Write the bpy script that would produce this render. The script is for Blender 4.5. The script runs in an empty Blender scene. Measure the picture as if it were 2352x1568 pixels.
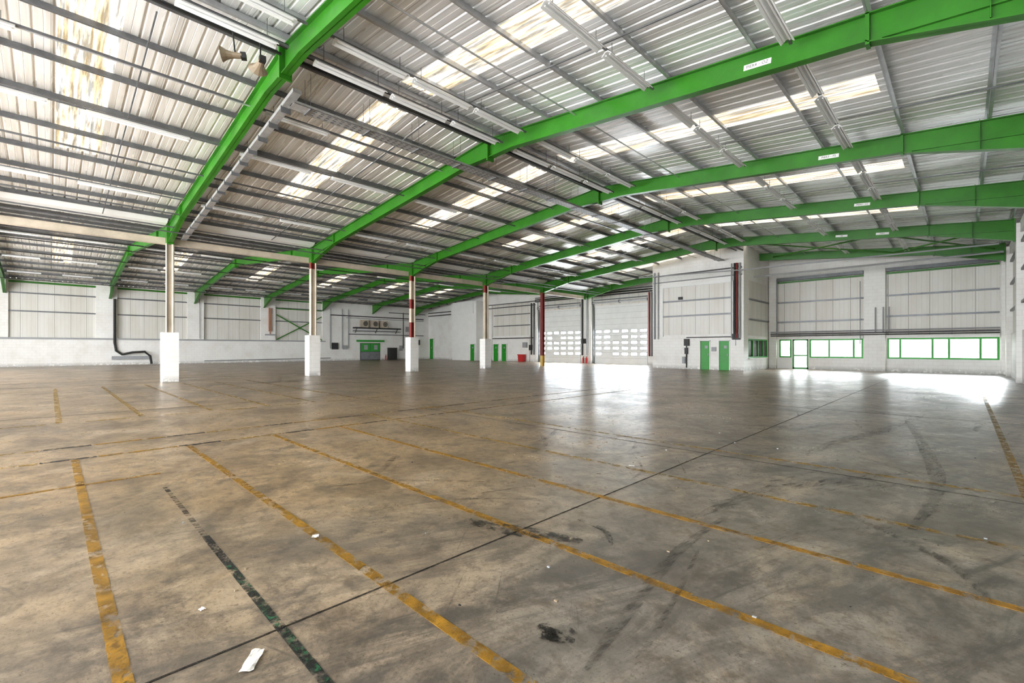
import bpy, math, random
from mathutils import Vector, Matrix
random.seed(7)
S = bpy.context.scene
try:
    S.view_settings.view_transform = 'Standard'
    S.view_settings.look = 'None'
    S.view_settings.gamma = 0.93
except Exception: pass
S.view_settings.exposure = 0.0

# ------------------------------------------------------------ node helpers
class N:
    def __init__(s, name):
        s.m = bpy.data.materials.new(name); s.m.use_nodes = True
        s.t = s.m.node_tree; s.t.nodes.clear()
        s.out = s.t.nodes.new('ShaderNodeOutputMaterial')
        s.co = s.t.nodes.new('ShaderNodeTexCoord').outputs['Object']
    def node(s, typ, ins=None, **kw):
        n = s.t.nodes.new(typ)
        for k, v in kw.items(): setattr(n, k, v)
        for k, v in (ins or {}).items():
            if isinstance(v, bpy.types.NodeSocket): s.t.links.new(v, n.inputs[k])
            else: n.inputs[k].default_value = v
        return n
    def noise(s, scale, detail=4, rough=.55, vec=None, dist=0.0):
        return s.node('ShaderNodeTexNoise', {'Vector': vec or s.co, 'Scale': scale, 'Detail': detail, 'Roughness': rough, 'Distortion': dist}).outputs[0]
    def map(s, scale=(1,1,1), loc=(0,0,0), rot=(0,0,0), vec=None):
        return s.node('ShaderNodeMapping', {'Vector': vec or s.co, 'Scale': scale, 'Location': loc, 'Rotation': rot}).outputs[0]
    def rmap(s, rz, scale):
        v = s.node('ShaderNodeVectorRotate', {'Vector': s.co, 'Angle': rz}, rotation_type='Z_AXIS').outputs[0]
        return s.map(scale, vec=v)
    def rng(s, v, a, b, c=0.0, d=1.0):
        return s.node('ShaderNodeMapRange', {0: v, 1: a, 2: b, 3: c, 4: d}).outputs[0]
    def math(s, op, a, b=0.0):
        return s.node('ShaderNodeMath', {0: a, 1: b}, operation=op).outputs[0]
    def mix(s, f, a, b, blend='MIX'):
        n = s.t.nodes.new('ShaderNodeMix'); n.data_type = 'RGBA'; n.blend_type = blend
        for idx, v in ((0, f), (6, a), (7, b)):
            if isinstance(v, bpy.types.NodeSocket): s.t.links.new(v, n.inputs[idx])
            else: n.inputs[idx].default_value = (v if idx == 0 else (tuple(v) + (1,) if len(v) == 3 else v))
        return n.outputs[2]
    def bsdf(s, **k):
        n = s.t.nodes.new('ShaderNodeBsdfPrincipled')
        for kk, v in k.items():
            kk = kk.replace('_', ' ')
            if isinstance(v, bpy.types.NodeSocket): s.t.links.new(v, n.inputs[kk])
            else:
                if isinstance(v, tuple) and len(v) == 3: v = v + (1,)
                n.inputs[kk].default_value = v
        return n
    def fin(s, sh):
        s.t.links.new(sh, s.out.inputs[0]); return s.m
    def bump(s, h, strength=.3, dist=.02):
        return s.node('ShaderNodeBump', {'Height': h, 'Strength': strength, 'Distance': dist}).outputs[0]

def paint(name, col, rough=.45, metal=0.0, var=.15, nscale=1.5, spec=.5):
    n = N(name)
    f = n.rng(n.noise(nscale, 6, .65), .35, .75)
    dark = tuple(c*(1-var) for c in col)
    c = n.mix(f, col, dark)
    return n.fin(n.bsdf(Base_Color=c, Roughness=rough, Metallic=metal, Specular_IOR_Level=spec).outputs[0])

GREEN = paint('green_paint', (.034, .20, .010), .36, var=.35)
GREEND = paint('green_door_paint', (.012, .29, .015), .4)
GALV = paint('galvanised_steel', (.58, .59, .61), .36, .5, .3, 3)
GALVD = paint('dark_galvanised_steel', (.20, .205, .215), .42, .5, .4, 3)
TRAY = paint('cable_tray_steel', (.42, .41, .39), .45, .3, .4, 6)
BLACK = paint('black_plastic', (.02, .02, .02), .5)
RED = paint('dark_red_paint', (.20, .02, .015), .5)
REDB = paint('bright_red_paint', (.5, .02, .02), .4)
CREAM = paint('cream_paint', (.60, .52, .41), .55, var=.35)
COPPER = paint('terracotta_pipe', (.40, .17, .09), .5)
WHITE = paint('white_paint', (.82, .82, .80), .5, var=.08)
LWHITE = paint('white_enamel', (.80, .81, .80), .35, var=.1)
YEL = paint('yellow_paint', (.65, .42, .10), .5)
GREY = paint('grey_paint', (.35, .36, .37), .5)
TAN = paint('tan_horn_plastic', (.28, .22, .15), .5)
PAPER = paint('paper', (.72, .70, .66), .7, var=.2, nscale=20)

def blockwork():
    n = N('painted_blockwork')
    sep = n.node('ShaderNodeSeparateXYZ', {0: n.co})
    sxy = n.math('ADD', sep.outputs[0], sep.outputs[1])
    v = n.node('ShaderNodeCombineXYZ', {0: sxy, 1: sep.outputs[2]}).outputs[0]
    b = n.node('ShaderNodeTexBrick', {'Vector': v, 'Scale': 1.0, 'Mortar Size': .008, 'Mortar Smooth': .2, 'Bias': 0, 'Brick Width': .45, 'Row Height': .225,
        'Color1': (1,1,1,1), 'Color2': (.98,.98,.98,1), 'Mortar': (.86,.86,.86,1)})
    f = n.rng(n.noise(.8, 8, .65), .45, .8)
    base = n.mix(f, (.84, .83, .80), (.72, .69, .64))
    grime = n.rng(sep.outputs[2], 0.0, .3, .6, 1.0)
    base = n.mix(1.0, base, b.outputs[0], 'MULTIPLY')
    gn = n.math('MAXIMUM', grime, n.rng(n.noise(5, 5), .35, .6))
    gc = n.node('ShaderNodeCombineColor', {0: gn, 1: gn, 2: gn}).outputs[0]
    base = n.mix(1.0, base, gc, 'MULTIPLY')
    return n.fin(n.bsdf(Base_Color=base, Roughness=.5, Normal=n.bump(b.outputs[0], .3, .008)).outputs[0])
BLOCK = blockwork()

def cladding():
    n = N('white_wall_cladding')
    sep = n.node('ShaderNodeSeparateXYZ', {0: n.co})
    s = n.math('ADD', sep.outputs[0], sep.outputs[1])
    fr = n.math('FRACT', n.math('MULTIPLY', s, 1.0))
    line = n.math('MULTIPLY', n.rng(fr, .0, .03, 0, 1), n.rng(fr, .97, 1.0, 1, .0))
    fr2 = n.math('FRACT', n.math('MULTIPLY', s, 4.0))
    l2 = n.rng(n.math('ABSOLUTE', n.math('SUBTRACT', fr2, .5)), 0, .08, .84, 1)
    c = n.mix(line, (.36, .34, .30), (.72, .705, .66))
    cc = n.node('ShaderNodeCombineColor', {0: l2, 1: l2, 2: l2}).outputs[0]
    c = n.mix(1.0, c, cc, 'MULTIPLY')
    f = n.rng(n.noise(1.2, 6, .6, n.map((1,1,.2))), .4, .7)
    c = n.mix(n.math('MULTIPLY', f, .4), c, (.52, .46, .36))
    return n.fin(n.bsdf(Base_Color=c, Roughness=.4, Normal=n.bump(n.math('MULTIPLY', line, l2), .4, .02)).outputs[0])
CLAD = cladding()

def sheetmat():
    n = N('profiled_liner_sheet')
    sep = n.node('ShaderNodeSeparateXYZ', {0: n.co})
    f = n.rng(n.noise(1.0, 7, .65, n.map((.16, 4.5, .5))), .40, .70)
    warm = n.rng(sep.outputs[0], -9, -14, 0, 1)
    c1 = n.mix(warm, (.91, .92, .93), (.88, .85, .80))
    c2 = n.mix(warm, (.72, .72, .72), (.64, .59, .52))
    c = n.mix(f, c1, c2)
    fr = n.math('FRACT', n.math('MULTIPLY', sep.outputs[1], 1.0))
    j = n.math('LESS_THAN', fr, .018)
    c = n.mix(n.math('MULTIPLY', j, .5), c, (.25, .23, .2))
    r = n.rng(n.noise(1.0, 3, .5, n.map((.3, 3, 1))), .3, .7, .24, .34)
    return n.fin(n.bsdf(Base_Color=c, Roughness=r, Metallic=.2).outputs[0])
SHEET = sheetmat()

def skymat():
    n = N('emissive_rooflight_grp')  # sheets glow by emission; no daylight passes through them
    st = n.noise(1.0, 6, .6, n.map((.3, 9, 1)))
    f = n.rng(st, .42, .60)
    c = n.mix(f, (1, .98, .92), (.90, .70, .42))
    stg = n.rng(n.noise(2.0, 5, .6, n.map((.4, 6, 1), (3, 3, 0))), .40, .60, 1.0, .33)
    sep = n.node('ShaderNodeSeparateXYZ', {0: n.co})
    ed = n.rng(n.math('ABSOLUTE', n.math('SUBTRACT', n.math('FRACT', n.math('MULTIPLY', sep.outputs[1], 3.003)), .5)), .0, .12, .6, 1.0)
    e = n.node('ShaderNodeEmission', {'Color': c, 'Strength': n.math('MULTIPLY', n.math('MULTIPLY', stg, ed), 2.3)})
    return n.fin(e.outputs[0])
ROOFL = skymat()

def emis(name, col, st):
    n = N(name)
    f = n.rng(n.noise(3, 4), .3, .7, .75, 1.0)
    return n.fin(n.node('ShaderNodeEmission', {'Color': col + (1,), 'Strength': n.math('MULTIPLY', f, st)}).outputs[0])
DOORGLASS = emis('glowing_door_glazing', (.88, .95, 1.0), 62.0)  # panes emit in place of daylight, for brightness and floor reflection

def glass():
    n = N('window_glass')
    t = n.node('ShaderNodeBsdfTransparent', {'Color': (.96, .98, .98, 1)})
    g = n.node('ShaderNodeBsdfGlossy', {'Roughness': .02})
    m = n.node('ShaderNodeMixShader', {0: .05, 1: t.outputs[0], 2: g.outputs[0]})
    return n.fin(m.outputs[0])
GLASS = glass()

def floormat():
    n = N('worn_concrete_floor')
    sep = n.node('ShaderNodeSeparateXYZ', {0: n.co})
    big = n.noise(.16, 5, .6)
    mid = n.noise(.9, 10, .72, None, .4)
    fine = n.noise(7, 9, .75)
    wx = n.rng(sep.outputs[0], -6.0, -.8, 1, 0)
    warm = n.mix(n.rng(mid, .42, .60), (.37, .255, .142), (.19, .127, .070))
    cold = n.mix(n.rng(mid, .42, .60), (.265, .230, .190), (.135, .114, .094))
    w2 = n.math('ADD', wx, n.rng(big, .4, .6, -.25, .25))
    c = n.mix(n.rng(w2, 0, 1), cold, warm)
    c = n.mix(n.rng(fine, .48, .62, 0, .75), c, (.092, .067, .044))
    c = n.mix(n.rng(n.noise(.55, 12, .80, None, .8), .52, .60, 0, .50), c, (.43, .335, .235))
    c = n.mix(n.rng(n.noise(1.9, 12, .80, n.map((1, 1, 1), (5, 2, 0))), .53, .62, 0, .75), c, (.075, .058, .043))
    c = n.mix(n.rng(n.noise(.42, 12, .78, n.map((1, 1, 1), (1.7, 8, 0)), .5), .52, .62, 0, .55), c, (.085, .068, .052))
    sc = n.noise(1.0, 12, .78, n.rmap(.35, (2.4, .7, 1)), 1.0)
    reg = n.math('MULTIPLY', n.rng(sep.outputs[0], -5.5, -1.2, .15, 1), n.rng(n.noise(.4, 3), .38, .54, .25, 1))
    c = n.mix(n.math('MULTIPLY', n.rng(sc, .45, .57, 0, .88), reg), c, (.062, .055, .048))
    for ang, sx, lo, amt, col in ((.3, 36, .60, .6, (.055, .048, .04)), (-.7, 44, .61, .5, (.06, .05, .04)), (1.25, 32, .61, .5, (.055, .048, .04)), (-1.4, 40, .63, .22, (.40, .33, .26))):
        s1 = n.noise(1.0, 4, .6, n.rmap(ang, (sx, .9, 1)), .25)
        c = n.mix(n.math('MULTIPLY', n.rng(s1, lo, lo+.07, 0, amt), n.rng(n.noise(.8, 4, .6, n.map((1, 1, 1), (ang*9, 0, 0))), .46, .58)), c, col)
    sp = n.noise(45, 5, .7)
    c = n.mix(n.rng(sp, .55, .65, 0, .65), c, (.06, .047, .034))
    tr = n.noise(1.0, 6, .65, n.map((.8, .05, 1)))
    c = n.mix(n.math('MULTIPLY', n.rng(tr, .48, .60, 0, .5), n.rng(sep.outputs[0], -9, -14, 0, 1)), c, (.11, .084, .06))
    r = n.rng(n.math('ADD', n.math('MULTIPLY', mid, .5), n.math('MULTIPLY', fine, .5)), .36, .64, .24, .40)
    b = n.bump(n.math('ADD', mid, n.math('MULTIPLY', fine, .5)), .07, .01)
    return n.fin(n.bsdf(Base_Color=c, Roughness=r, Specular_IOR_Level=.62, Normal=b).outputs[0])
FLOOR = floormat()

def worn(name, col, lo, hi, scale=7, rough=.5, amt=1.0, stretch=(1,1,1), rz=0.0):
    n = N(name)
    a = n.rng(n.noise(scale, 10, .8, n.rmap(rz, stretch)), lo, hi, 0, amt)
    c = n.mix(n.rng(n.noise(14, 6, .7), .42, .62), col, tuple(x*.35 for x in col))
    t = n.node('ShaderNodeBsdfTransparent')
    p = n.bsdf(Base_Color=c, Roughness=rough)
    m = n.node('ShaderNodeMixShader', {0: a, 1: t.outputs[0], 2: p.outputs[0]})
    return n.fin(m.outputs[0])
YLINE = worn('worn_yellow_floor_paint', (.42, .22, .020), .44, .54, amt=.88)
YFAINT = worn('faint_yellow_floor_paint', (.46, .28, .05), .46, .57, amt=.75)
BLINE = worn('worn_black_floor_tape', (.03, .03, .03), .44, .55, amt=.8)
GLINE = worn('worn_green_floor_paint', (.02, .12, .05), .53, .58, 16)
RUBBER = worn('rubber_tyre_mark', (.03, .026, .022), .47, .60, 4, .45, .5, (5, 1, 1), .2)
STAIN = worn('oil_stain', (.02, .017, .014), .46, .58, 9, .4, .85)
JOINT = worn('floor_joint_sealant', (.03, .026, .022), .30, .60, 9, .7, .75)
OUTG = paint('outside_bank_foliage', (.36, .38, .33), .9, var=.8, nscale=1.6)
OUTF = paint('outside_paving', (.5, .5, .48), .9)

# ------------------------------------------------------------ mesh builder
class B:
    def __init__(s): s.v = []; s.f = []; s.m = []; s.mats = []
    def mi(s, m):
        if m not in s.mats: s.mats.append(m)
        return s.mats.index(m)
    def add(s, vs, fs, m):
        o = len(s.v); s.v += [tuple(v) for v in vs]; k = s.mi(m)
        for f in fs: s.f.append(tuple(i+o for i in f)); s.m.append(k)
    def box(s, x0, x1, y0, y1, z0, z1, m):
        x0, x1 = sorted((x0, x1)); y0, y1 = sorted((y0, y1)); z0, z1 = sorted((z0, z1))
        s.add([(x0,y0,z0),(x1,y0,z0),(x1,y1,z0),(x0,y1,z0),(x0,y0,z1),(x1,y0,z1),(x1,y1,z1),(x0,y1,z1)],
              [(0,3,2,1),(4,5,6,7),(0,1,5,4),(1,2,6,5),(2,3,7,6),(3,0,4,7)], m)
    def prism(s, pts, a0, a1, axis, m):
        n = len(pts)
        def P(p, a):
            return (p[0], a, p[1]) if axis == 'y' else ((a, p[0], p[1]) if axis == 'x' else (p[0], p[1], a))
        vs = [P(p, a0) for p in pts] + [P(p, a1) for p in pts]
        fs = [tuple(range(n))[::-1], tuple(range(n, 2*n))] + [(i, (i+1) % n, n+(i+1) % n, n+i) for i in range(n)]
        s.add(vs, fs, m)
    def tube(s, path, r, m, seg=8):
        path = [Vector(p) for p in path]; rings = []
        for i, p in enumerate(path):
            d = (path[min(i+1, len(path)-1)] - path[max(i-1, 0)]).normalized()
            up = Vector((0, 0, 1)) if abs(d.z) < .9 else Vector((1, 0, 0))
            a = d.cross(up).normalized(); b = d.cross(a).normalized()
            rings.append([p + a*math.cos(t)*r + b*math.sin(t)*r for t in [2*math.pi*k/seg for k in range(seg)]])
        vs = [v for R in rings for v in R]; fs = []
        for i in range(len(rings)-1):
            for k in range(seg):
                fs.append((i*seg+k, i*seg+(k+1) % seg, (i+1)*seg+(k+1) % seg, (i+1)*seg+k))
        fs.append(tuple(range(seg))); fs.append(tuple(range((len(rings)-1)*seg, len(rings)*seg))[::-1])
        s.add(vs, fs, m)
    def bar(s, p, q, w, h, m):
        p, q = Vector(p), Vector(q); d = (q-p).normalized()
        up = Vector((0, 0, 1)) if abs(d.z) < .95 else Vector((1, 0, 0))
        a = d.cross(up).normalized()*w/2; b = a.cross(d).normalized()*h/2
        s.add([p-a-b, p+a-b, p+a+b, p-a+b, q-a-b, q+a-b, q+a+b, q-a+b],
              [(0,1,2,3),(7,6,5,4),(0,4,5,1),(1,5,6,2),(2,6,7,3),(3,7,4,0)], m)
    def obj(s, name, parent=None, loc=None):
        me = bpy.data.meshes.new(name); me.from_pydata(s.v, [], s.f)
        for m in s.mats: me.materials.append(m)
        for i, p in enumerate(me.polygons): p.material_index = s.m[i]
        me.update(); me.validate()
        o = bpy.data.objects.new(name, me); S.collection.objects.link(o)
        if parent: o.parent = parent
        if loc: o.location = loc
        return o

# ------------------------------------------------------------ building dimensions (metres)
XR, XC, XL = 1.9, -25.6, -55.3          # right wall, valley column row, left wall
RIDGE1, RIDGE2 = -11.1, -40.3
YN, YS = 38.5, -9.2                      # far gable, open end
PD = .165                                # purlin depth
FRAMES = [-9.0, -2.6, 3.8, 10.2, 16.6, 23.05, 29.6, 36.0]
def top(x):                              # top of the rafters
    if x >= RIDGE1: return 8.4 - .1*(x-RIDGE1)
    if x >= XC: return 8.4 - .091*(RIDGE1-x)
    if x >= RIDGE2: return 7.08 + (8.45-7.08)*(XC-x)/(XC-RIDGE2)
    return 8.45 - .09*(RIDGE2-x)

# floor
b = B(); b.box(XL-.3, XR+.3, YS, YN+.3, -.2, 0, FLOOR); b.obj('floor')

# floor joints
b = B(); Z = .003
for x in (-2.6, -14.2, -25.3, -40): b.box(x-.007, x+.007, YS+.1, YN-.05, 0.0, Z, JOINT)
for y in (.9-14.4, 6.6, 13.4, 20.3, 33.0):
    if y > YS: b.box(XL+.6, XR-.4, y-.009, y+.009, 0.0, Z, JOINT)
b.obj('floor_expansion_joints')

# yellow markings
b = B(); Z = .004
for y, m in ((.23, YLINE), (1.5, YLINE), (2.72, YLINE), (3.92, YLINE), (5.1, YFAINT), (6.9, YFAINT)):
    b.box(-8.5 if y < 5 else -10, 1.2, y-.036, y+.036, .001, Z, m)
b.box(-6.90, -6.84, -.6, .93, .001, Z, YLINE)
for x in (-8.55, -9.62):
    y = -4.0; k = 0
    while y < 14:
        L = .9 if k % 2 == 0 else .55
        b.box(x-.04, x+.04, y, y+L, .001, Z, (YLINE if k % 4 else YFAINT) if k % 2 == 0 else BLINE)
        y += L+.02; k += 1
for y in (.12, 1.43, 2.75, 4.0, 5.2, 6.5): b.box(-24, -12.9, y-.05, y+.05, .001, Z, YFAINT)
for i in range(8): b.box(-12.85, -12.75, -2+i*1.25, -1.3+i*1.25, .001, Z, YFAINT)
b.box(.42, .50, 1.0, 24, .001, Z, YFAINT)
b.obj('yellow_floor_markings')
b = B(); b.box(-4.3, -1.6, .845, .895, .001, .0035, BLINE); b.box(-3.6, -1.8, .85, .89, .0036, .0045, GLINE); b.box(-6.2, -4.3, .85, .89, .001, .0035, RUBBER); b.obj('damaged_green_floor_strip')

# tyre marks and stains
b = B()
def strip(pts, w, m=RUBBER, z=.005):
    P = [Vector((p[0], p[1], z)) for p in pts]
    Q = []
    for i in range(len(P)-1):
        p0 = P[max(i-1, 0)]; p1 = P[i]; p2 = P[i+1]; p3 = P[min(i+2, len(P)-1)]
        for k in range(8):
            t = k/8
            Q.append(.5*((2*p1)+(p2-p0)*t+(2*p0-5*p1+4*p2-p3)*t*t+(3*p1-p0-3*p2+p3)*t**3))
    Q.append(P[-1]); vs = []
    for i, p in enumerate(Q):
        d = (Q[min(i+1, len(Q)-1)]-Q[max(i-1, 0)]).normalized(); n = Vector((-d.y, d.x, 0))
        ww = w*(.3+.7*math.sin(math.pi*(i+.5)/len(Q)))*random.uniform(.8, 1.1)/2
        vs += [p-n*ww, p+n*ww]
    b.add(vs, [(2*i, 2*i+1, 2*i+3, 2*i+2) for i in range(len(Q)-1)], m)
strip([(-1.25, 1.75), (-1.35, 2.3), (-1.5, 3.3), (-1.5, 4.4)], .09)
strip([(-1.1, 1.9), (-1.2, 2.5), (-1.4, 3.4)], .04, z=.0055)
strip([(-1.7, 4.0), (-1.5, 5.2), (-1.0, 6.3), (-.4, 7.4)], .18)
for k in range(9): strip([(-1.75+k*.12, 5.2+k*.08), (-1.5+k*.12, 5.8+k*.08), (-1.2+k*.12, 6.1+k*.07)], .03, z=.006)
strip([(-3.1, 2.55), (-2.8, 2.62), (-2.4, 2.78), (-2.1, 2.9)], .20, STAIN, .0058)
strip([(-2.4, 3.25), (-2.1, 3.2), (-1.9, 3.0)], .06, STAIN)
b_r = random.Random(3)
for k in range(7):
    x = -1.53+b_r.uniform(-.07, .07); y = 1.87+b_r.uniform(-.05, .05)
    strip([(x-.07, y-.02+b_r.uniform(-.03, .03)), (x, y+b_r.uniform(-.02, .02)), (x+.07, y+.02)], .08, STAIN, .006+k*.0001)
strip([(-1.6, 7.5), (-1.4, 9), (-1.0, 11), (-.6, 14)], .22)
strip([(-.3, 5), (-.2, 7), (-.5, 10), (-.9, 13)], .16)
strip([(-3.6, 3.0), (-3.2, 3.9), (-2.5, 4.3)], .04); strip([(-3.9, 2.0), (-3.6, 2.8), (-3.0, 3.4)], .04)
strip([(-4.3, 4), (-3.9, 5.2), (-3.1, 5.9)], .05)
strip([(-20, 1), (-19, 8), (-19.4, 18), (-19, 30)], .5); strip([(-21.5, -1), (-21.8, 8), (-21, 18), (-21.2, 30)], .5)
strip([(-28.5, -3), (-28.2, 8), (-28.9, 18), (-28.5, 32)], .7)
for k in range(64):
    x = random.uniform(-5, .9); y = random.uniform(1.5, 20); a = random.uniform(-.9, .9)
    strip([(x, y), (x+a*.3, y+.6), (x+a*1.2, y+1.3)], random.uniform(.015, .11), z=.0062)
b.obj('tyre_marks')

# litter
def scrap(name, x, y, w, l, rot):
    b = B(); nx, ny = 5, 7; vs = []
    for j in range(ny):
        for i in range(nx):
            vs.append(((i/(nx-1)-.5)*w+random.uniform(-.06, .06)*w, (j/(ny-1)-.5)*l+random.uniform(-.04, .04)*l, .007+abs(random.gauss(0, .004))))
    b.add(vs, [(j*nx+i, j*nx+i+1, (j+1)*nx+i+1, (j+1)*nx+i) for j in range(ny-1) for i in range(nx-1)], PAPER)
    o = b.obj(name, loc=(x, y, 0)); o.rotation_euler[2] = rot
scrap('torn_paper_scrap', -2.42, .68, .06, .15, .95)
scrap('torn_paper_scrap', -3.1, .61, .03, .03, .2)
scrap('torn_paper_scrap', -3.66, 1.48, .05, .06, 1.0)
scrap('torn_paper_scrap', -3.0, 5.2, .07, .05, .3)
b = B()
for k in range(50):
    x = random.uniform(-7, .8); y = random.uniform(.3, 12); r = random.uniform(.004, .012)
    b.box(x-r, x+r, y-r*.6, y+r*.6, 0, r*.7, random.choice([BLACK, TAN, GREY]))
b.obj('floor_debris_crumbs')

# ------------------------------------------------------------ roof sheeting with rooflights
def profile_pts(y0, y1, pitch=.333, h=.035):
    out = []; n = int(round((y1-y0)/pitch)); pitch = (y1-y0)/n
    for i in range(n):
        y = y0+i*pitch
        out += [(y, 0), (y+pitch*.38, 0), (y+pitch*.40, .008), (y+pitch*.43, 0), (y+pitch*.78, 0), (y+pitch*.84, h), (y+pitch*.94, h)]
    out.append((y1, 0)); return out
LIGHTY = []
for i in range(len(FRAMES)-1):
    c = (FRAMES[i]+FRAMES[i+1])/2; LIGHTY.append((c-.5, c+.5))
roof = B(); lights = B()
def sheet(bb, xa, xb, y0, y1, m, dz=0):
    pp = profile_pts(y0, y1); vs = []
    for (y, h) in pp:
        vs += [(xa, y, top(xa)+PD+.01+h+dz), (xb, y, top(xb)+PD+.01+h+dz)]
    bb.add(vs, [(2*i, 2*i+1, 2*i+3, 2*i+2) for i in range(len(pp)-1)], m)
slopes = [(RIDGE1+.0, XR+.3, (-10.5, -1.4)), (XC, RIDGE1-.001, (-20.0, -11.8)),
          (RIDGE2, XC-.001, (-39.6, -32)), (XL-.3, RIDGE2-.001, (-48, -41))]
for xa, xb, (la, lb) in slopes:
    for i in range(len(FRAMES)):
        if i == 0: continue
        l0, l1 = LIGHTY[i-1]
        sheet(roof, xa, xb, FRAMES[i-1], l0, SHEET); sheet(roof, xa, xb, l1, FRAMES[i], SHEET)
        sheet(roof, xa, la, l0, l1, SHEET); sheet(roof, lb, xb, l0, l1, SHEET)
        sheet(lights, la, lb, l0, l1, ROOFL)
    sheet(roof, xa, xb, FRAMES[-1], YN+.3, SHEET)
roof.obj('ceiling_roof_sheeting'); lights.obj('rooflight_panels')
b = B()
for xr in (RIDGE1, RIDGE2):
    z = top(xr)+PD-.01
    b.prism([(xr-.35, z-.04), (xr, z), (xr+.35, z-.04), (xr+.35, z-.03), (xr, z+.012), (xr-.35, z-.03)], YS, YN, 'y', SHEET)
b.obj('trim_ridge_flashing')

# purlins
P1 = [-10.75, -9.8, -8.6, -6.8, -4.9, -3.05, -1.2, .45, 1.5]
P2 = [-11.5, -13.0, -14.8, -16.6, -18.4, -20.2, -21.9, -23.5, -24.7]
P3 = [-26.6, -28.2, -30.0, -31.9, -33.7, -35.5, -37.3, -39.2]
P4 = [-41.4, -43.2, -45.1, -46.9, -48.7, -50.5, -52.3, -54.2]
b = B()
for x in P1+P2+P3+P4:
    m = GALV if x in P1 else GALVD
    z = top(x)
    b.box(x-.005, x+.005, YS, YN, z+.01, z+PD, m)
    b.box(x-.06, x, YS, YN, z+PD-.012, z+PD, m); b.box(x, x+.06, YS, YN, z+.01, z+.02, m)
    b.box(x+.05, x+.06, YS, YN, z+.02, z+.035, m)
b.obj('roof_purlins')

# ------------------------------------------------------------ portal frames
def seg(b, y, xa, xb, da, db, fw=.10, m=GREEN):
    za, zb = top(xa), top(xb)
    b.prism([(xa, za-da), (xb, zb-db), (xb, zb), (xa, za)], y-.012, y+.012, 'y', m)
    b.prism([(xa, za-.022), (xb, zb-.022), (xb, zb), (xa, za)], y-fw, y+fw, 'y', m)
    b.prism([(xa, za-da), (xb, zb-db), (xb, zb-db+.022), (xa, za-da+.022)], y-fw, y+fw, 'y', m)
def midflange(b, y, xa, xb, d, fw=.07, m=GREEN):
    za, zb = top(xa), top(xb)
    for s in (-1, 1):
        y0, y1 = sorted((y+s*.0125, y+s*fw))
        b.prism([(xa, za-d), (xb, zb-d), (xb, zb-d+.018), (xa, za-d+.018)], y0, y1, 'y', m)
def plate(b, x, y, d, m=GREEN, fw=.13, th=.03):
    b.box(x-th, x+th, y-fw, y+fw, top(x)-d, top(x)+.03, m)
def cleats(b, y, ps):
    for x in ps:
        b.box(x-.016, x-.006, y-.09, y+.09, top(x), top(x)+PD-.03, GREEN)
def frame(y, parts='LR2', name='portal_frame'):
    b = B()
    if 'R' in parts:
        xw = 1.62
        x0 = RIDGE1 if 'L' in parts else -10.45
        if 'L' in parts:
            seg(b, y, RIDGE1, RIDGE1+1.1, .62, .5)
            seg(b, y, RIDGE1+1.1, -1.2, .5, .5)
        else: seg(b, y, x0, -1.2, .5, .5)
        seg(b, y, -1.2, xw, .52, .93); midflange(b, y, -1.0, xw, .5)
        plate(b, -1.2, y, .56, fw=.10); plate(b, .3, y, .70, fw=.1, th=.006); plate(b, xw-.03, y, .97)
        cleats(b, y, [p for p in P1 if p > x0])
    if 'L' in parts:
        x0 = RIDGE1 if y < 33 else -17.3
        if y < 33:
            seg(b, y, RIDGE1-1.1, RIDGE1, .5, .62); plate(b, RIDGE1, y, .72, fw=.14)
            seg(b, y, -22.8, RIDGE1-1.1, .5, .5)
        else: seg(b, y, -22.8, -17.3, .5, .5)
        seg(b, y, XC+.13, -22.8, .85, .5); midflange(b, y, XC+.13, -23, .48)
        plate(b, -22.8, y, .53, fw=.10); plate(b, XC+.16, y, .9)
        cleats(b, y, [p for p in P2 if p < x0])
    if '2' in parts:
        seg(b, y, -28.6, XC-.13, .5, .9); plate(b, XC-.16, y, .92); plate(b, -28.6, y, .55, fw=.10)
        seg(b, y, RIDGE2, -28.6, .5, .5); seg(b, y, -52.5, RIDGE2, .5, .5); plate(b, RIDGE2, y, .65)
        seg(b, y, -54.9, -52.5, 1.15, .5)
        cleats(b, y, P3+P4)
    return b.obj(name)
for y in FRAMES[:-1]: frame(y)
frame(36.0, 'R', 'portal_frame')
frame(36.0, 'L2', 'portal_frame')

# valley columns with block plinths
for i, y in enumerate(FRAMES):
    if y > 30: continue
    b = B(); x = XC; zt = top(x)
    def col(z0, z1, m):
        b.box(x-.13, x+.13, y-.13, y-.115, z0, z1, m); b.box(x-.13, x+.13, y+.115, y+.13, z0, z1, m); b.box(x-.01, x+.01, y-.115, y+.115, z0, z1, m)
        b.box(x-.125, x-.03, y-.1, y+.1, z0, z1, m)
    k = FRAMES.index(y)
    if k == 6:
        col(0.9, 6.3, RED); col(0, .9, YEL); col(6.3, zt, GREEN)
    else:
        b.box(x-.3, x+.3, y-.3, y+.3, 0, 2.22, BLOCK)
        top_m = 6.25
        if k <= 2: col(2.22, top_m, CREAM)
        elif k == 3: col(2.22, 5.9, CREAM); col(5.9, top_m, RED)
        elif k == 4: col(2.22, 3.2, RED); col(3.2, 4.1, CREAM); col(4.1, 4.7, RED); col(4.7, 5.9, CREAM); col(5.9, top_m, RED)
        else: col(2.22, 5.7, CREAM); col(5.7, top_m, RED)
        col(top_m, zt, GREEN)
        b.tube([(x+.18, y+.1, 2.22), (x+.18, y+.1, 6.2)], .05, CREAM)
    b.obj('valley_column')

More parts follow.
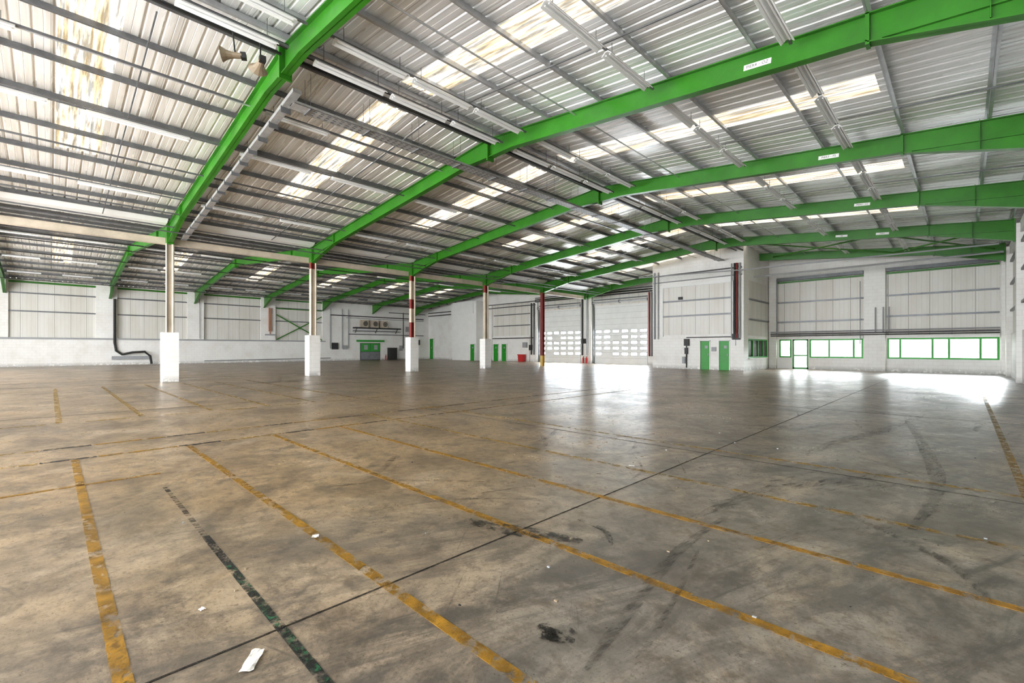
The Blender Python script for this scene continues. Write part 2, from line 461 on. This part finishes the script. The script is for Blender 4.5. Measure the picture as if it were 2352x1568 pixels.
# valley beam and gutter
b = B(); b.box(XC-.32, XC-.18, YS, 36, 6.25, 6.5, CREAM); b.box(XC-.4, XC-.14, YS, 36, 6.5, 6.52, CREAM); b.box(XC-.4, XC-.14, YS, 36, 6.23, 6.25, CREAM)
b.obj('valley_eaves_beam')
b = B(); z = top(XC)
for y0, y1 in zip(FRAMES[:-1], FRAMES[1:]):
    b.prism([(XC-.9, z+.24), (XC-.45, z-.02), (XC+.45, z-.02), (XC+.9, z+.24), (XC+.86, z+.24), (XC+.43, z+.02), (XC-.43, z+.02), (XC-.86, z+.24)], y0+.15, y1-.15, 'y', WHITE)
b.obj('valley_gutter')

# ------------------------------------------------------------ walls
def wall_cells(b, axis, a0, a1, z0, z1, t0, t1, ops, m):
    A = sorted(set([a0, a1]+[v for o in ops for v in o[:2] if a0 < v < a1])); Zs = sorted(set([z0, z1]+[v for o in ops for v in o[2:] if z0 < v < z1]))
    for i in range(len(A)-1):
        for j in range(len(Zs)-1):
            ca, cz = (A[i]+A[i+1])/2, (Zs[j]+Zs[j+1])/2
            if any(o[0] < ca < o[1] and o[2] < cz < o[3] for o in ops): continue
            if axis == 'x': b.box(A[i], A[i+1], t0, t1, Zs[j], Zs[j+1], m)
            else: b.box(t0, t1, A[i], A[i+1], Zs[j], Zs[j+1], m)
WZ0, WZ1 = .83, 2.17
gops = [(-9.82, -9.02, WZ0, WZ1), (-8.95, -7.95, 0, WZ1), (-7.88, -4.78, WZ0, WZ1), (-3.53, 1.5, WZ0, WZ1),
        (-33.7, -28.0, 0, 5.6), (-26.4, -20.5, 0, 5.7)]
b = B()
wall_cells(b, 'x', XL-.3, XR+.3, 0, 6.6, YN, YN+.3, gops, BLOCK)
xs = [XL-.3, RIDGE2, XC, RIDGE1, XR+.3]
b.prism([(XL-.3, 6.6), (XR+.3, 6.6)]+[(x, top(x)+PD+.01) for x in xs[::-1]], YN, YN+.3, 'y', BLOCK)
for x0, x1 in ((-10.45, -9.95), (-4.72, -3.6), (1.55, 1.9), (-28.0+.15, -26.55), (-20.4, -19.6), (-34.9, -33.85), (-42.7, -41.3)):
    b.box(x0, x1, YN-.28, YN, 0, 6.75, BLOCK)
b.box(-41.2, -35.0, YN-.25, YN, 0, 2.95, BLOCK)
b.obj('wall_north')

# unseen wall added at the south end to cut light into the left bay
b = B(); b.box(XL, -46, YS-.3, YS, 0, 7.6, BLOCK); b.obj('south_light_blocker')

b = B()
def clad_x(b, x0, x1, z0, z1, y, rails, green=None, dy=-1):
    b.box(x0, x1, y+dy*.03, y, z0, z1, CLAD)
    for z in rails: b.box(x0, x1, y+dy*.14, y+dy*.03, z-.05, z+.05, GALVD)
    if green: b.box(x0, x1, y+dy*.16, y+dy*.03, green-.06, green+.06, GREEN)
clad_x(b, -9.9, -4.75, 2.35, 6.45, YN, (3.45, 4.9), 6.4)
clad_x(b, -3.55, 1.5, 2.35, 6.45, YN, (3.6, 4.95), 6.4)
clad_x(b, -41.1, -35.1, 3.0, 6.8, YN, (4.2, 5.5))
clad_x(b, -33.7, -28.0, 5.65, 6.9, YN, (6.2,), 6.9)
clad_x(b, -26.4, -20.5, 5.75, 7.0, YN, (6.3,), 6.95)
for (x0, x1) in ((-9.9, -4.75), (-3.55, 1.5)):
    b.box(x0, x1, YN-.35, YN-.03, 6.5, 6.72, GALVD)
    b.box(x0, x1, YN-.3, YN, 2.17, 2.35, BLOCK)
b.obj('trim_north_cladding_panels')

# projecting store block in front of far wall
b = B(); BX0, BX1, BY = -17.1, -10.5, 32.8
dops = [(-13.47, -12.7, 0, 2.03), (-12.16, -11.37, 0, 2.03)]
wall_cells(b, 'x', BX0, BX1, 0, 7.0, BY, BY+.25, dops, BLOCK)
b.prism([(BX0, 7.0), (BX1, 7.0), (BX1, top(BX1)+PD), (RIDGE1, 8.56), (BX0, top(BX0)+PD)], BY, BY+.25, 'y', BLOCK)
wall_cells(b, 'y', BY+.25, YN, 0, 7.0, BX1-.25, BX1, [(33.7, 38.0, WZ0, WZ1)], BLOCK)
b.box(BX1-.25, BX1, BY+.25, YN, 7.0, 8.5, BLOCK)
b.box(BX0, BX0+.25, BY+.25, YN, 0, 8.0, BLOCK)
b.obj('wall_store_block')
b = B(); clad_x(b, -16.2, -11.3, 2.5, 6.05, BY, (3.9, 5.0))
b.box(-16.35, -16.2, BY-.1, BY, 2.4, 6.15, WHITE); b.box(-11.3, -11.15, BY-.1, BY, 2.4, 6.15, WHITE); b.box(-16.2, -11.3, BY-.1, BY, 6.05, 6.2, WHITE)
b.box(BX1, BX1+.03, 33.7, 38.0, 2.4, 6.2, CLAD)
for z in (3.5, 4.9): b.box(BX1+.03, BX1+.13, 33.7, 38.0, z-.05, z+.05, GALVD)
b.obj('trim_store_block_cladding')

b = B(); b.box(-47.6, -42.8, 37.0, YN, 0, 7.35, WHITE); b.box(-47.7, -43.3, 36.9, 37.0, 5.9, 7.45, WHITE); b.obj('wall_lobby_enclosure')

# left wall
b = B()
b.box(XL-.3, XL, YS, YN+.3, 0, 7.25, BLOCK)
for y0, y1 in ((-9.2, -8.2), (-3.6, -2.4), (2.85, 4.3), (9.6, 11.0), (16.3, 17.8), (23.1, YN)):
    b.box(XL, XL+.3, y0, y1, 2.3, 7.2, BLOCK)
b.box(XL, XL+.35, YS, YN, 0, 2.3, BLOCK)
b.obj('wall_west')
b = B(); b.box(XL, XL+.5, YS, 23.4, 2.3, 2.42, GREY); b.obj('trim_west_ledge')
b = B()
for y0, y1 in ((-8.2, -3.6), (-2.4, 2.85), (4.3, 9.6), (11.0, 16.3), (17.8, 23.1)):
    b.box(XL, XL+.04, y0, y1, 2.42, 7.2, CLAD)
    for z in (4.6, 6.1): b.box(XL+.04, XL+.16, y0, y1, z-.05, z+.05, GALVD)
    b.box(XL+.04, XL+.2, y0, y1, 6.93, 7.07, GREEN)
b.obj('trim_west_cladding_panels')
b = B()
b.bar((XL+.3, 17.9, 2.5), (XL+.3, 23.0, 5.3), .03, .12, GREEN); b.bar((XL+.34, 17.9, 5.3), (XL+.34, 23.0, 2.5), .03, .12, GREEN); b.bar((XL+.3, 17.9, 6.0), (XL+.3, 23, 6.0), .05, .10, GREEN)
b.obj('green_wall_cross_bracing')

# right wall
b = B()
b.box(XR, XR+.3, YS, YN+.3, 0, 7.25, WHITE)
b.box(XR-.1, XR, YS, YN, 0, 2.3, BLOCK)
for y in FRAMES: b.box(XR-.27, XR, y-.35, y+.35, 0, 6.9, BLOCK)
b.box(XR-.15, XR, YS, YN, 6.5, 7.0, WHITE)
b.obj('wall_east')
b = B()
for y0, y1 in zip(FRAMES[:-1], FRAMES[1:]):
    b.box(XR-.03, XR, y0+.4, y1-.4, 2.35, 6.45, CLAD)
    for z in (3.5, 4.9, 6.1): b.box(XR-.14, XR-.03, y0+.4, y1-.4, z-.05, z+.05, GALVD)
b.obj('trim_east_cladding_panels')

# ------------------------------------------------------------ windows
def window(name, x0, x1, mull, y=YN, z0=WZ0, z1=WZ1, axis='x'):
    b = B(); t = .10
    def bx(a0, a1, z0_, z1_, d0, d1, m):
        if axis == 'x': b.box(a0, a1, y+d0, y+d1, z0_, z1_, m)
        else: b.box(y-d1, y-d0, a0, a1, z0_, z1_, m)
    bx(x0, x1, z0, z0+t, .0, .08, GREEND); bx(x0, x1, z1-t, z1, .0, .08, GREEND)
    for x in [x0+t/2, x1-t/2]+mull: bx(x-t/2, x+t/2, z0+t, z1-t, .0, .08, GREEND)
    bx(x0+t, x1-t, z0+t, z1-t, .065, .075, GLASS)
    bx(x0-.02, x1+.02, z0-.04, z0, -.12, .1, WHITE)
    return b.obj(name)
window('window_1', -9.82, -9.02, [])
window('window_2', -7.88, -4.78, [-6.7, -5.3])
window('window_3', -3.53, 1.5, [-2.88, -1.35, -.61, .73])
window('window_4', 33.7, 38.0, [34.8, 35.9, 37.0], y=BX1, axis='y')
b = B(); x0, x1, y = -8.95, -7.95, YN
for a in (x0, x1-.1): b.box(a, a+.1, y+.0, y+.12, 0, WZ1, GREEND)
b.box(x0, x1, y+.0, y+.12, WZ1-.1, WZ1, GREEND); b.box(x0, x1, y+.0, y+.12, 0, .12, GREEND); b.box(x0+.1, x1-.1, y+.01, y+.11, .95, 1.03, GREEND)
b.box(x0+.1, x1-.1, y+.065, y+.075, .12, WZ1-.1, GLASS); b.obj('door_1')

def gdoor(name, x0, x1, y, h=2.03):
    b = B(); b.box(x0, x1, y+.04, y+.09, 0, h-.02, GREEND)
    b.box(x0-.06, x0, y-.03, y+.1, 0, h+.05, WHITE); b.box(x1, x1+.06, y-.03, y+.1, 0, h+.05, WHITE); b.box(x0-.06, x1+.06, y-.03, y+.1, h, h+.06, WHITE)
    b.box(x1-.14, x1-.08, y+.0, y+.04, 1.0, 1.12, GREY); b.box(x0+.3, x0+.5, y+.035, y+.04, 1.5, 1.7, GREY)
    b.obj(name)
gdoor('door_2', -13.41, -12.76, BY); gdoor('door_3', -12.10, -11.43, BY)
gdoor('door_4', -43.75, -43.0, 36.87)
gdoor('door_5', -40.9, -40.05, YN-.36); gdoor('door_6', -39.45, -38.65, YN-.36)
gdoor('door_7', -54.6, -53.7, YN-.13, 2.9)
b = B(); x = XL+.35
b.box(x, x+.06, 27.9, 30.7, 0, 2.2, BLACK); b.box(x+.06, x+.09, 27.95, 29.28, 1.1, 2.15, GREEND); b.box(x+.06, x+.09, 29.33, 30.65, 1.1, 2.15, GREEND)
b.box(x+.06, x+.09, 27.95, 30.65, .05, 1.05, GALVD)
for y in (28.4, 29.8): b.box(x+.09, x+.1, y, y+.5, 1.35, 1.95, GREY)
b.box(x, x+.3, 27.4, 31.2, 2.35, 2.6, GREEND); b.obj('door_8')

# sectional loading doors
def roller(name, x0, x1, h, cols):
    b = B(); y = YN
    nz = int(h/.55)+1
    for k in range(nz):
        z0 = k*.55; z1 = min(h, z0+.54)
        if z0 < h: b.box(x0, x1, y+.05, y+.10, z0+.005, z1, LWHITE)
    b.box(x0, x1, y+.06, y+.09, 0, h, GREY)
    w = (x1-x0)/cols
    for r, z in enumerate((.72, 1.27, 1.82, 2.37, 2.92)):
        for c in range(cols):
            if (r*3+c) % 5 == 1 and r in (0, 3): continue
            cx = x0+w*(c+.5)
            b.box(cx-w*.36, cx+w*.36, y+.04, y+.05, z+.08, z+.42, GREY)
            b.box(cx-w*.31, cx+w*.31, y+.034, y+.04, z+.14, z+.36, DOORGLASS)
    for x in (x0-.08, x1+.0): b.box(x, x+.08, y-.14, y+.05, 0, h+.3, GALVD)
    b.tube([(x0-.1, y-.22, h+.32), (x1+.1, y-.22, h+.32)], .09, GALV, 12)
    for x in (x0-.1, (x0+x1)/2, x1+.02): b.box(x, x+.08, y-.33, y, h+.2, h+.45, GALVD)
    b.obj(name)
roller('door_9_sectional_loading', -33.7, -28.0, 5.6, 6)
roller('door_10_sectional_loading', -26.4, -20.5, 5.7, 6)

# ------------------------------------------------------------ services
def lrow(x, dz, n=3, L=1.75, m=GALVD, y_end=31, w=.12):
    b = B(); z = top(x)-dz
    if -17.4 < x < -9: y_end = 28
    for f0, f1 in zip(FRAMES[1:-1], FRAMES[2:]):
        if f0 > y_end: continue
        b.box(x-.025, x+.025, f0+.2, f1-.2, z+.09, z+.13, m)
        gap = (f1-f0-.6)/n; LL = min(L, gap-.1)
        for k in range(n):
            y = f0+.35+k*gap
            b.prism([(x-.035, z+.09), (x-w, z+.01), (x-w+.01, z), (x-.03, z+.07), (x+.03, z+.07), (x+w-.01, z), (x+w, z+.01), (x+.035, z+.09)], y, y+LL, 'y', LWHITE)
            for s in (-1, 1): b.tube([(x+s*.045, y+.05, z+.03), (x+s*.045, y+LL-.05, z+.03)], .016, LWHITE, 6)
            for yy in (y+.2, y+LL-.2): b.box(x-.005, x+.005, yy, yy+.01, z+.12, top(x)+.05, GALVD)
    b.obj('fluorescent_light_row')
lrow(-5.2, .30); lrow(-2.35, .28); lrow(-9.3, .36); lrow(-10.3, .46, 3); lrow(-16.0, .42, 2, 2.2); lrow(-21.2, .42, 2, 2.2); lrow(-13.6, .25, 1)
for x in (-31, -36, -45, -50): lrow(x, .40, 2)

# ridge cable tray and trunking
b = B(); x = -11.85; z = 7.52
b.box(x-.2, x+.2, 4.2, 32.5, z, z+.008, TRAY); b.box(x-.2, x-.19, 4.2, 32.5, z, z+.07, TRAY); b.box(x+.19, x+.2, 4.2, 32.5, z, z+.07, TRAY)
y = 4.6
while y < 32.4:
    for dx in (-.19, .18): b.box(x+dx, x+dx+.008, y, y+.008, z, 8.4, GALVD)
    b.box(x-.22, x+.22, y-.02, y+.03, z-.03, z, GALVD)
    for k in range(8):
        if y+.19+k*.18 > 32.4: break
        for dx in (-.12, 0, .12): b.box(x+dx-.03, x+dx+.03, y+.1+k*.18, y+.19+k*.18, z-.002, z, GALVD)
    y += 1.6
b.tube([(x-.08, 4.2, z+.03), (x-.08, 32.5, z+.03)], .02, BLACK, 6); b.tube([(x+.0, 4.2, z+.03), (x+.02, 32.5, z+.03)], .025, BLACK, 6)
b.obj('ridge_cable_tray')
b = B()
for f0, f1 in zip(FRAMES[:-1], FRAMES[1:]):
    f1 = min(f1, 32.8)
    b.box(-10.55, -10.47, f0+.15, f1-.15, 8.05, 8.13, BLACK); b.box(-10.95, -10.90, f0+.15, f1-.15, 8.1, 8.15, BLACK)
b.obj('ridge_busbar_trunking')
b = B(); y = 4.15
b.prism([(-25.2, top(-25.2)-.72), (-11.6, top(-11.6)-.60), (-11.6, top(-11.6)-.50), (-25.2, top(-25.2)-.62)], y, y+.2, 'y', TRAY)
x = -25
while x < -11.8:
    b.box(x, x+.03, y-.02, y+.22, top(x)-.74, top(x)-.58, GALVD); x += .9
b.obj('rafter_cable_trunking')
b = B()
for y in (1.5, 7.9, 14.3, 20.7, 27.0):
    b.bar((-25, y, top(-25)-.12), (-11.5, y, top(-11.5)-.12), .03, .03, GALVD)
    b.bar((-10.5, y, top(-10.5)-.12), (1.4, y, top(1.4)-.12), .03, .03, GALVD)
for x, dz in ((-19.0, .12), (-13.7, .12), (-23.0, .3), (-24.0, .55), (-24.2, .7), (-7.6, .12)):
    b.tube([(x, YS, top(x)-dz), (x, 36, top(x)-dz)], .03 if x < -15 else .022, GALVD if x < -15 else GALV, 6)
b.tube([(-27.2, YS, 6.7), (-27.2, 36, 6.7)], .07, CREAM, 8)
for x in (-29, -33, -38, -43, -48, -52): b.tube([(x, YS, top(x)-.5), (x, 36, top(x)-.5)], .035, BLACK, 6)
b.obj('roof_conduit_runs')
b = B()
for (xa, xb) in ((-9.5, -3.0), (-3.0, 1.2)):
    b.tube([(xa, 29.8, top(xa)-.3), (xb, 35.8, top(xb)-.3)], .045, GREEN); b.tube([(xa, 35.8, top(xa)-.3), (xb, 29.8, top(xb)-.3)], .045, GREEN)
b.obj('roof_wind_bracing')

# horn loudspeakers
for (x, y, r) in ((-10.75, 2.6, .3), (-10.72, 3.15, -.9)):
    b = B()
    prof = [(-.22, .06), (-.05, .07), (.05, .10), (.14, .16), (.15, .17)]
    vs = []
    for (t, rr) in prof:
        for k in range(12):
            a = 2*math.pi*k/12; vs.append((rr*1.15*math.cos(a), t, rr*.8*math.sin(a)))
    fs = [(i*12+k, i*12+(k+1) % 12, (i+1)*12+(k+1) % 12, (i+1)*12+k) for i in range(len(prof)-1) for k in range(12)]+[tuple(range(12))]
    b.add(vs, fs, TAN); b.tube([(0, -.1, 0), (0, -.1, .6)], .015, BLACK, 6); b.box(-.06, .06, -.3, -.2, -.06, .06, BLACK)
    o = b.obj('horn_loudspeaker', loc=(x, y, 7.55)); o.rotation_euler = (-.1, 0, 2.4+r)

# pier labels
def label(x, y, txt, w=.52, h=.11):
    z = top(x)-.27
    b = B(); b.box(-w/2, w/2, -.004, 0, -h/2, h/2, WHITE); p = b.obj('pier_label_sign', loc=(x, y-.015, z)); p.rotation_euler = (0, math.atan(.1), 0)
    c = bpy.data.curves.new('label_text', 'FONT'); c.body = txt; c.size = .085; c.align_x = 'CENTER'; c.align_y = 'CENTER'; c.extrude = .0005
    c.materials.append(BLACK); t = bpy.data.objects.new('label_text', c); S.collection.objects.link(t); t.parent = p
    t.location = (0, -.006, 0); t.rotation_euler = (math.pi/2, 0, 0)
label(-3.0, 10.2, 'PIER4 – OZ'); label(-2.9, 16.6, 'PIER3 – FS'); label(-2.9, 23.05, 'PIER2 – LS'); label(-2.9, 29.6, 'PIER1'); label(-4.6, 29.6, 'HB')

# air conditioners on west wall
b = B(); b.box(XL+.35, XL+1.0, 26.9, 33.5, 4.05, 4.2, BLACK); b.box(XL+.35, XL+.9, 26.9, 33.5, 3.7, 3.76, BLACK)
for y in (27.2, 30, 33): b.bar((XL+.38, y, 3.5), (XL+.95, y, 4.1), .06, .06, BLACK)
b.obj('equipment_platform')
for y in (28.3, 29.7, 31.1):
    b = B(); b.box(XL+.45, XL+.85, y-.5, y+.5, 4.205, 5.15, CREAM)
    n = 16; cx = XL+.86
    vs = [(cx, y+.1+.34*math.cos(2*math.pi*k/n), 4.68+.34*math.sin(2*math.pi*k/n)) for k in range(n)]; b.add(vs, [tuple(range(n))], BLACK)
    for rr in (.12, .22, .33): b.tube([(cx+.015, y+.1+rr*math.cos(2*math.pi*k/n), 4.68+rr*math.sin(2*math.pi*k/n)) for k in range(n+1)], .012, CREAM, 5)
    b.obj('air_conditioning_unit')

b = B(); x = XL+.5
b.tube([(x, 4.1, 6.0), (x, 4.1, 2.0), (x+.05, 4.2, 1.3), (x+.1, 4.6, .95), (x+.35, 5.3, 1.15), (x+.4, 6.2, 1.2), (x+.4, 6.6, .8), (x+.4, 6.7, .05)], .10, BLACK, 10); b.obj('black_drain_pipe')
b = B(); b.box(XL+.36, XL+.55, 3.9, 6.6, .5, .8, GREY); b.obj('service_duct_box')
b = B()
for dy in (-.1, .1): b.tube([(XL+.45, 17.2+dy, 6.0), (XL+.45, 17.2+dy, 3.4)], .07, COPPER)
b.tube([(XL+.45, 17.2, 3.4), (XL+.45, 17.2, 3.0)], .05, COPPER); b.box(XL+.31, XL+.5, 16.7, 17.7, 2.95, 3.1, GREY); b.obj('terracotta_wall_pipes')
b = B()
b.tube([(XL+.42, 10.6, 6.5), (XL+.42, 10.6, 2.5)], .03, GREY)
for y in (24, 25.5, 26.3, 34.2, 35.6): b.tube([(XL+.42, y, 6.4), (XL+.42, y, 1.5)], .05, GREY if y < 30 else BLACK)
b.tube([(XL+.42, 24, 5.6), (XL+.42, 37.5, 5.6)], .06, BLACK); b.tube([(XL+.42, 26, 5.35), (XL+.42, 37.5, 5.35)], .04, GREY)
b.tube([(XL+.42, 32, 6.3), (XL+.42, 37.8, 6.3)], .05, GALVD); b.tube([(XL+.42, 26.3, 3.3), (XL+.42, 37.5, 3.3)], .05, GALVD)
b.tube([(XL+.5, 11, .25), (XL+.5, 24, .35)], .05, GREY)
b.box(XL+.36, XL+.6, 24.2, 24.9, 1.4, 2.2, BLACK); b.box(XL+.36, XL+.6, 25.6, 26, 1.4, 1.9, GREY); b.box(XL+.36, XL+.8, 31.8, 33.0, 0, 1.6, BLACK)
b.box(XL+.36, XL+.55, 33.6, 34.0, 1.2, 1.9, GREY); b.box(XL+.36, XL+.5, 27.0, 27.3, 1.2, 1.6, WHITE); b.box(XL+.36, XL+.6, 34.6, 35.6, 3.8, 4.5, GREY); b.box(XL+.36, XL+.6, 36.2, 36.8, 2.0, 2.7, BLACK)
b.obj('west_side_conduits')

b = B(); y = YN-.40
for z, r, m in ((2.55, .05, GALVD), (2.7, .04, GREY), (2.42, .03, BLACK)): b.tube([(-10.3, y, z), (1.5, y, z)], r, m)
for x in (-9.9, -4.1, -3.7, -3.4): b.tube([(x, y, 2.6), (x, y, 4.2 if x != -9.9 else 6.6)], .035, GREY)
b.tube([(-4.9, y, 1.8), (-4.9, y, 6)], .025, GREY)
for x, m in ((-34.6, BLACK), (-34.2, BLACK), (-27.6, BLACK), (-27.0, GREY), (-20.2, RED), (-19.9, BLACK)): b.tube([(x, y, .8), (x, y, 6.6)], .08, m)
for z in (6.5, 6.1): b.tube([(-54.5, y, z), (-47.7, y, z)], .06, BLACK); b.tube([(-42.7, y, z+.3), (-34, y, z+.3)], .05, GALVD)
for z in (7.1, 6.7, 6.9): b.tube([(-34, y, z), (-17.2, y, z)], .06, GALVD if z > 7 else BLACK)
b.tube([(-41, y, 2.7), (-34.3, y, 2.7)], .05, BLACK)
b.box(-35.9, -35.3, y-.1, y+.1, 1.6, 2.2, GREY); b.box(-34.9, -34.5, y-.1, y+.1, 1.3, 1.9, BLACK); b.box(-27.7, -27.2, y-.05, y+.1, 2.0, 2.5, BLACK)
b.obj('north_pipework')
b = B(); y = BY-.08
for x, m, r in ((-16.9, GREY, .06), (-16.6, GREY, .04), (-11.05, BLACK, .06), (-10.9, RED, .07), (-10.72, GREY, .06), (-11.25, GREY, .04)): b.tube([(x, y-.02, 2.2), (x, y-.02, 7.3)], r, m)
b.box(-11.2, -10.7, y-.05, BY, 2.1, 2.5, BLACK)
b.box(-14.55, -14.2, y-.1, BY, 1.7, 2.2, BLACK); b.box(-14.5, -14.3, y-.1, BY, 1.1, 1.55, BLACK); b.box(-14.7, -14.5, y-.05, BY, .4, .9, GREY); b.tube([(-14.4, y, 0.1), (-14.4, y, 1.8)], .04, BLACK); b.tube([(-14.4, y, 2.3), (-11, y, 2.3)], .03, BLACK)
b.box(-15.0, -14.7, y-.06, BY, 5.1, 5.3, BLACK); b.box(-14.8, -14.6, BY-.04, BY, 1.35, 1.6, WHITE); b.box(-12.6, -12.3, y-.02, BY, 1.3, 1.6, GREY); b.box(-11.3, -11.0, y-.02, BY, 1.7, 2.1, WHITE)
b.tube([(-17, y, 6.5), (-10.6, y, 6.5)], .04, GREY); b.tube([(-17, y, 7.0), (-10.6, y, 7.0)], .05, GALVD)
b.obj('store_block_conduits')
b = B()
b.tube([(-10.4, 35.2, 6.6), (1.5, 35.2, 6.6)], .05, GALV); b.tube([(-10.4, 34.6, 6.5), (1.5, 34.6, 6.5)], .05, GREY)
b.tube([(-17, 30.5, 6.7), (-10, 30.9, 6.5), (1.2, 31.2, 6.4)], .04, GREY); b.obj('suspended_pipes')

b = B(); b.prism([(-36.1, 0), (-35.5, 0), (-35.45, .75), (-36.15, .75)], 37.5, 38.0, 'y', REDB); b.box(-36.2, -35.4, 37.45, 38.05, .75, .83, REDB); b.obj('red_fire_bucket_bin')
def ext(x, y):
    b = B(); prof = [(0, .085), (.5, .085), (.56, .05), (.6, .03), (.66, .03)]
    vs = [(r*math.cos(2*math.pi*k/12), r*math.sin(2*math.pi*k/12), z) for z, r in prof for k in range(12)]
    b.add(vs, [(i*12+k, i*12+(k+1) % 12, (i+1)*12+(k+1) % 12, (i+1)*12+k) for i in range(4) for k in range(12)]+[tuple(range(12))[::-1]], REDB)
    b.box(-.02, .1, -.015, .015, .64, .70, BLACK); b.tube([(.03, 0, .62), (.12, 0, .55), (.12, 0, .2)], .012, BLACK, 6); b.obj('fire_extinguisher', loc=(x, y, 0.0))
ext(-27.35, YN-.6); ext(-26.95, YN-.6); ext(XL+.6, 31.4)
b = B(); b.box(-10.5, -8.95, YN-.05, YN, 0, .8, WHITE); b.box(-7.9, 1.6, YN-.05, YN, 0, .79, BLOCK); b.obj('baseboard_north')

# outside
b = B(); b.box(-60, 20, YN+.3, 46, -.25, -.05, OUTF); b.obj('outside_yard')
nx, nz = 60, 10; b = B(); vs = []
for i in range(nx):
    for j in range(nz):
        vs.append((-22+i*.7, 46.6+j*.35+(random.uniform(-.3, .3) if j else 0), (-.05 if j == 0 else -.05+j*.27+random.uniform(-.12, .15))+(.3*math.sin(i*.7) if j == nz-1 else 0)))
b.add(vs, [(i*nz+j, (i+1)*nz+j, (i+1)*nz+j+1, i*nz+j+1) for i in range(nx-1) for j in range(nz-1)], OUTG); b.obj('outside_bank_hedge')

# ------------------------------------------------------------ light
w = bpy.data.worlds.new('World'); S.world = w; w.use_nodes = True
bg = w.node_tree.nodes['Background']; bg.inputs[0].default_value = (.945, .97, 1.0, 1); bg.inputs[1].default_value = 13.5
sl = bpy.data.lights.new('sun', 'SUN'); sl.energy = 17; sl.angle = math.radians(16); sl.color = (.94, .98, 1)
so = bpy.data.objects.new('sun', sl); S.collection.objects.link(so); so.location = (0, 60, 30)
so.rotation_euler = Vector((-.10, -1, -.22)).to_track_quat('-Z', 'Y').to_euler()

cam = bpy.data.cameras.new('camera'); cam.sensor_width = 36; cam.lens = 36*1048/2352; cam.shift_y = 16/2352; cam.clip_end = 300
co = bpy.data.objects.new('camera', cam); S.collection.objects.link(co); co.location = (0, 0, 1.5); co.rotation_euler = (math.pi/2, 0, math.radians(44.67)); S.camera = co
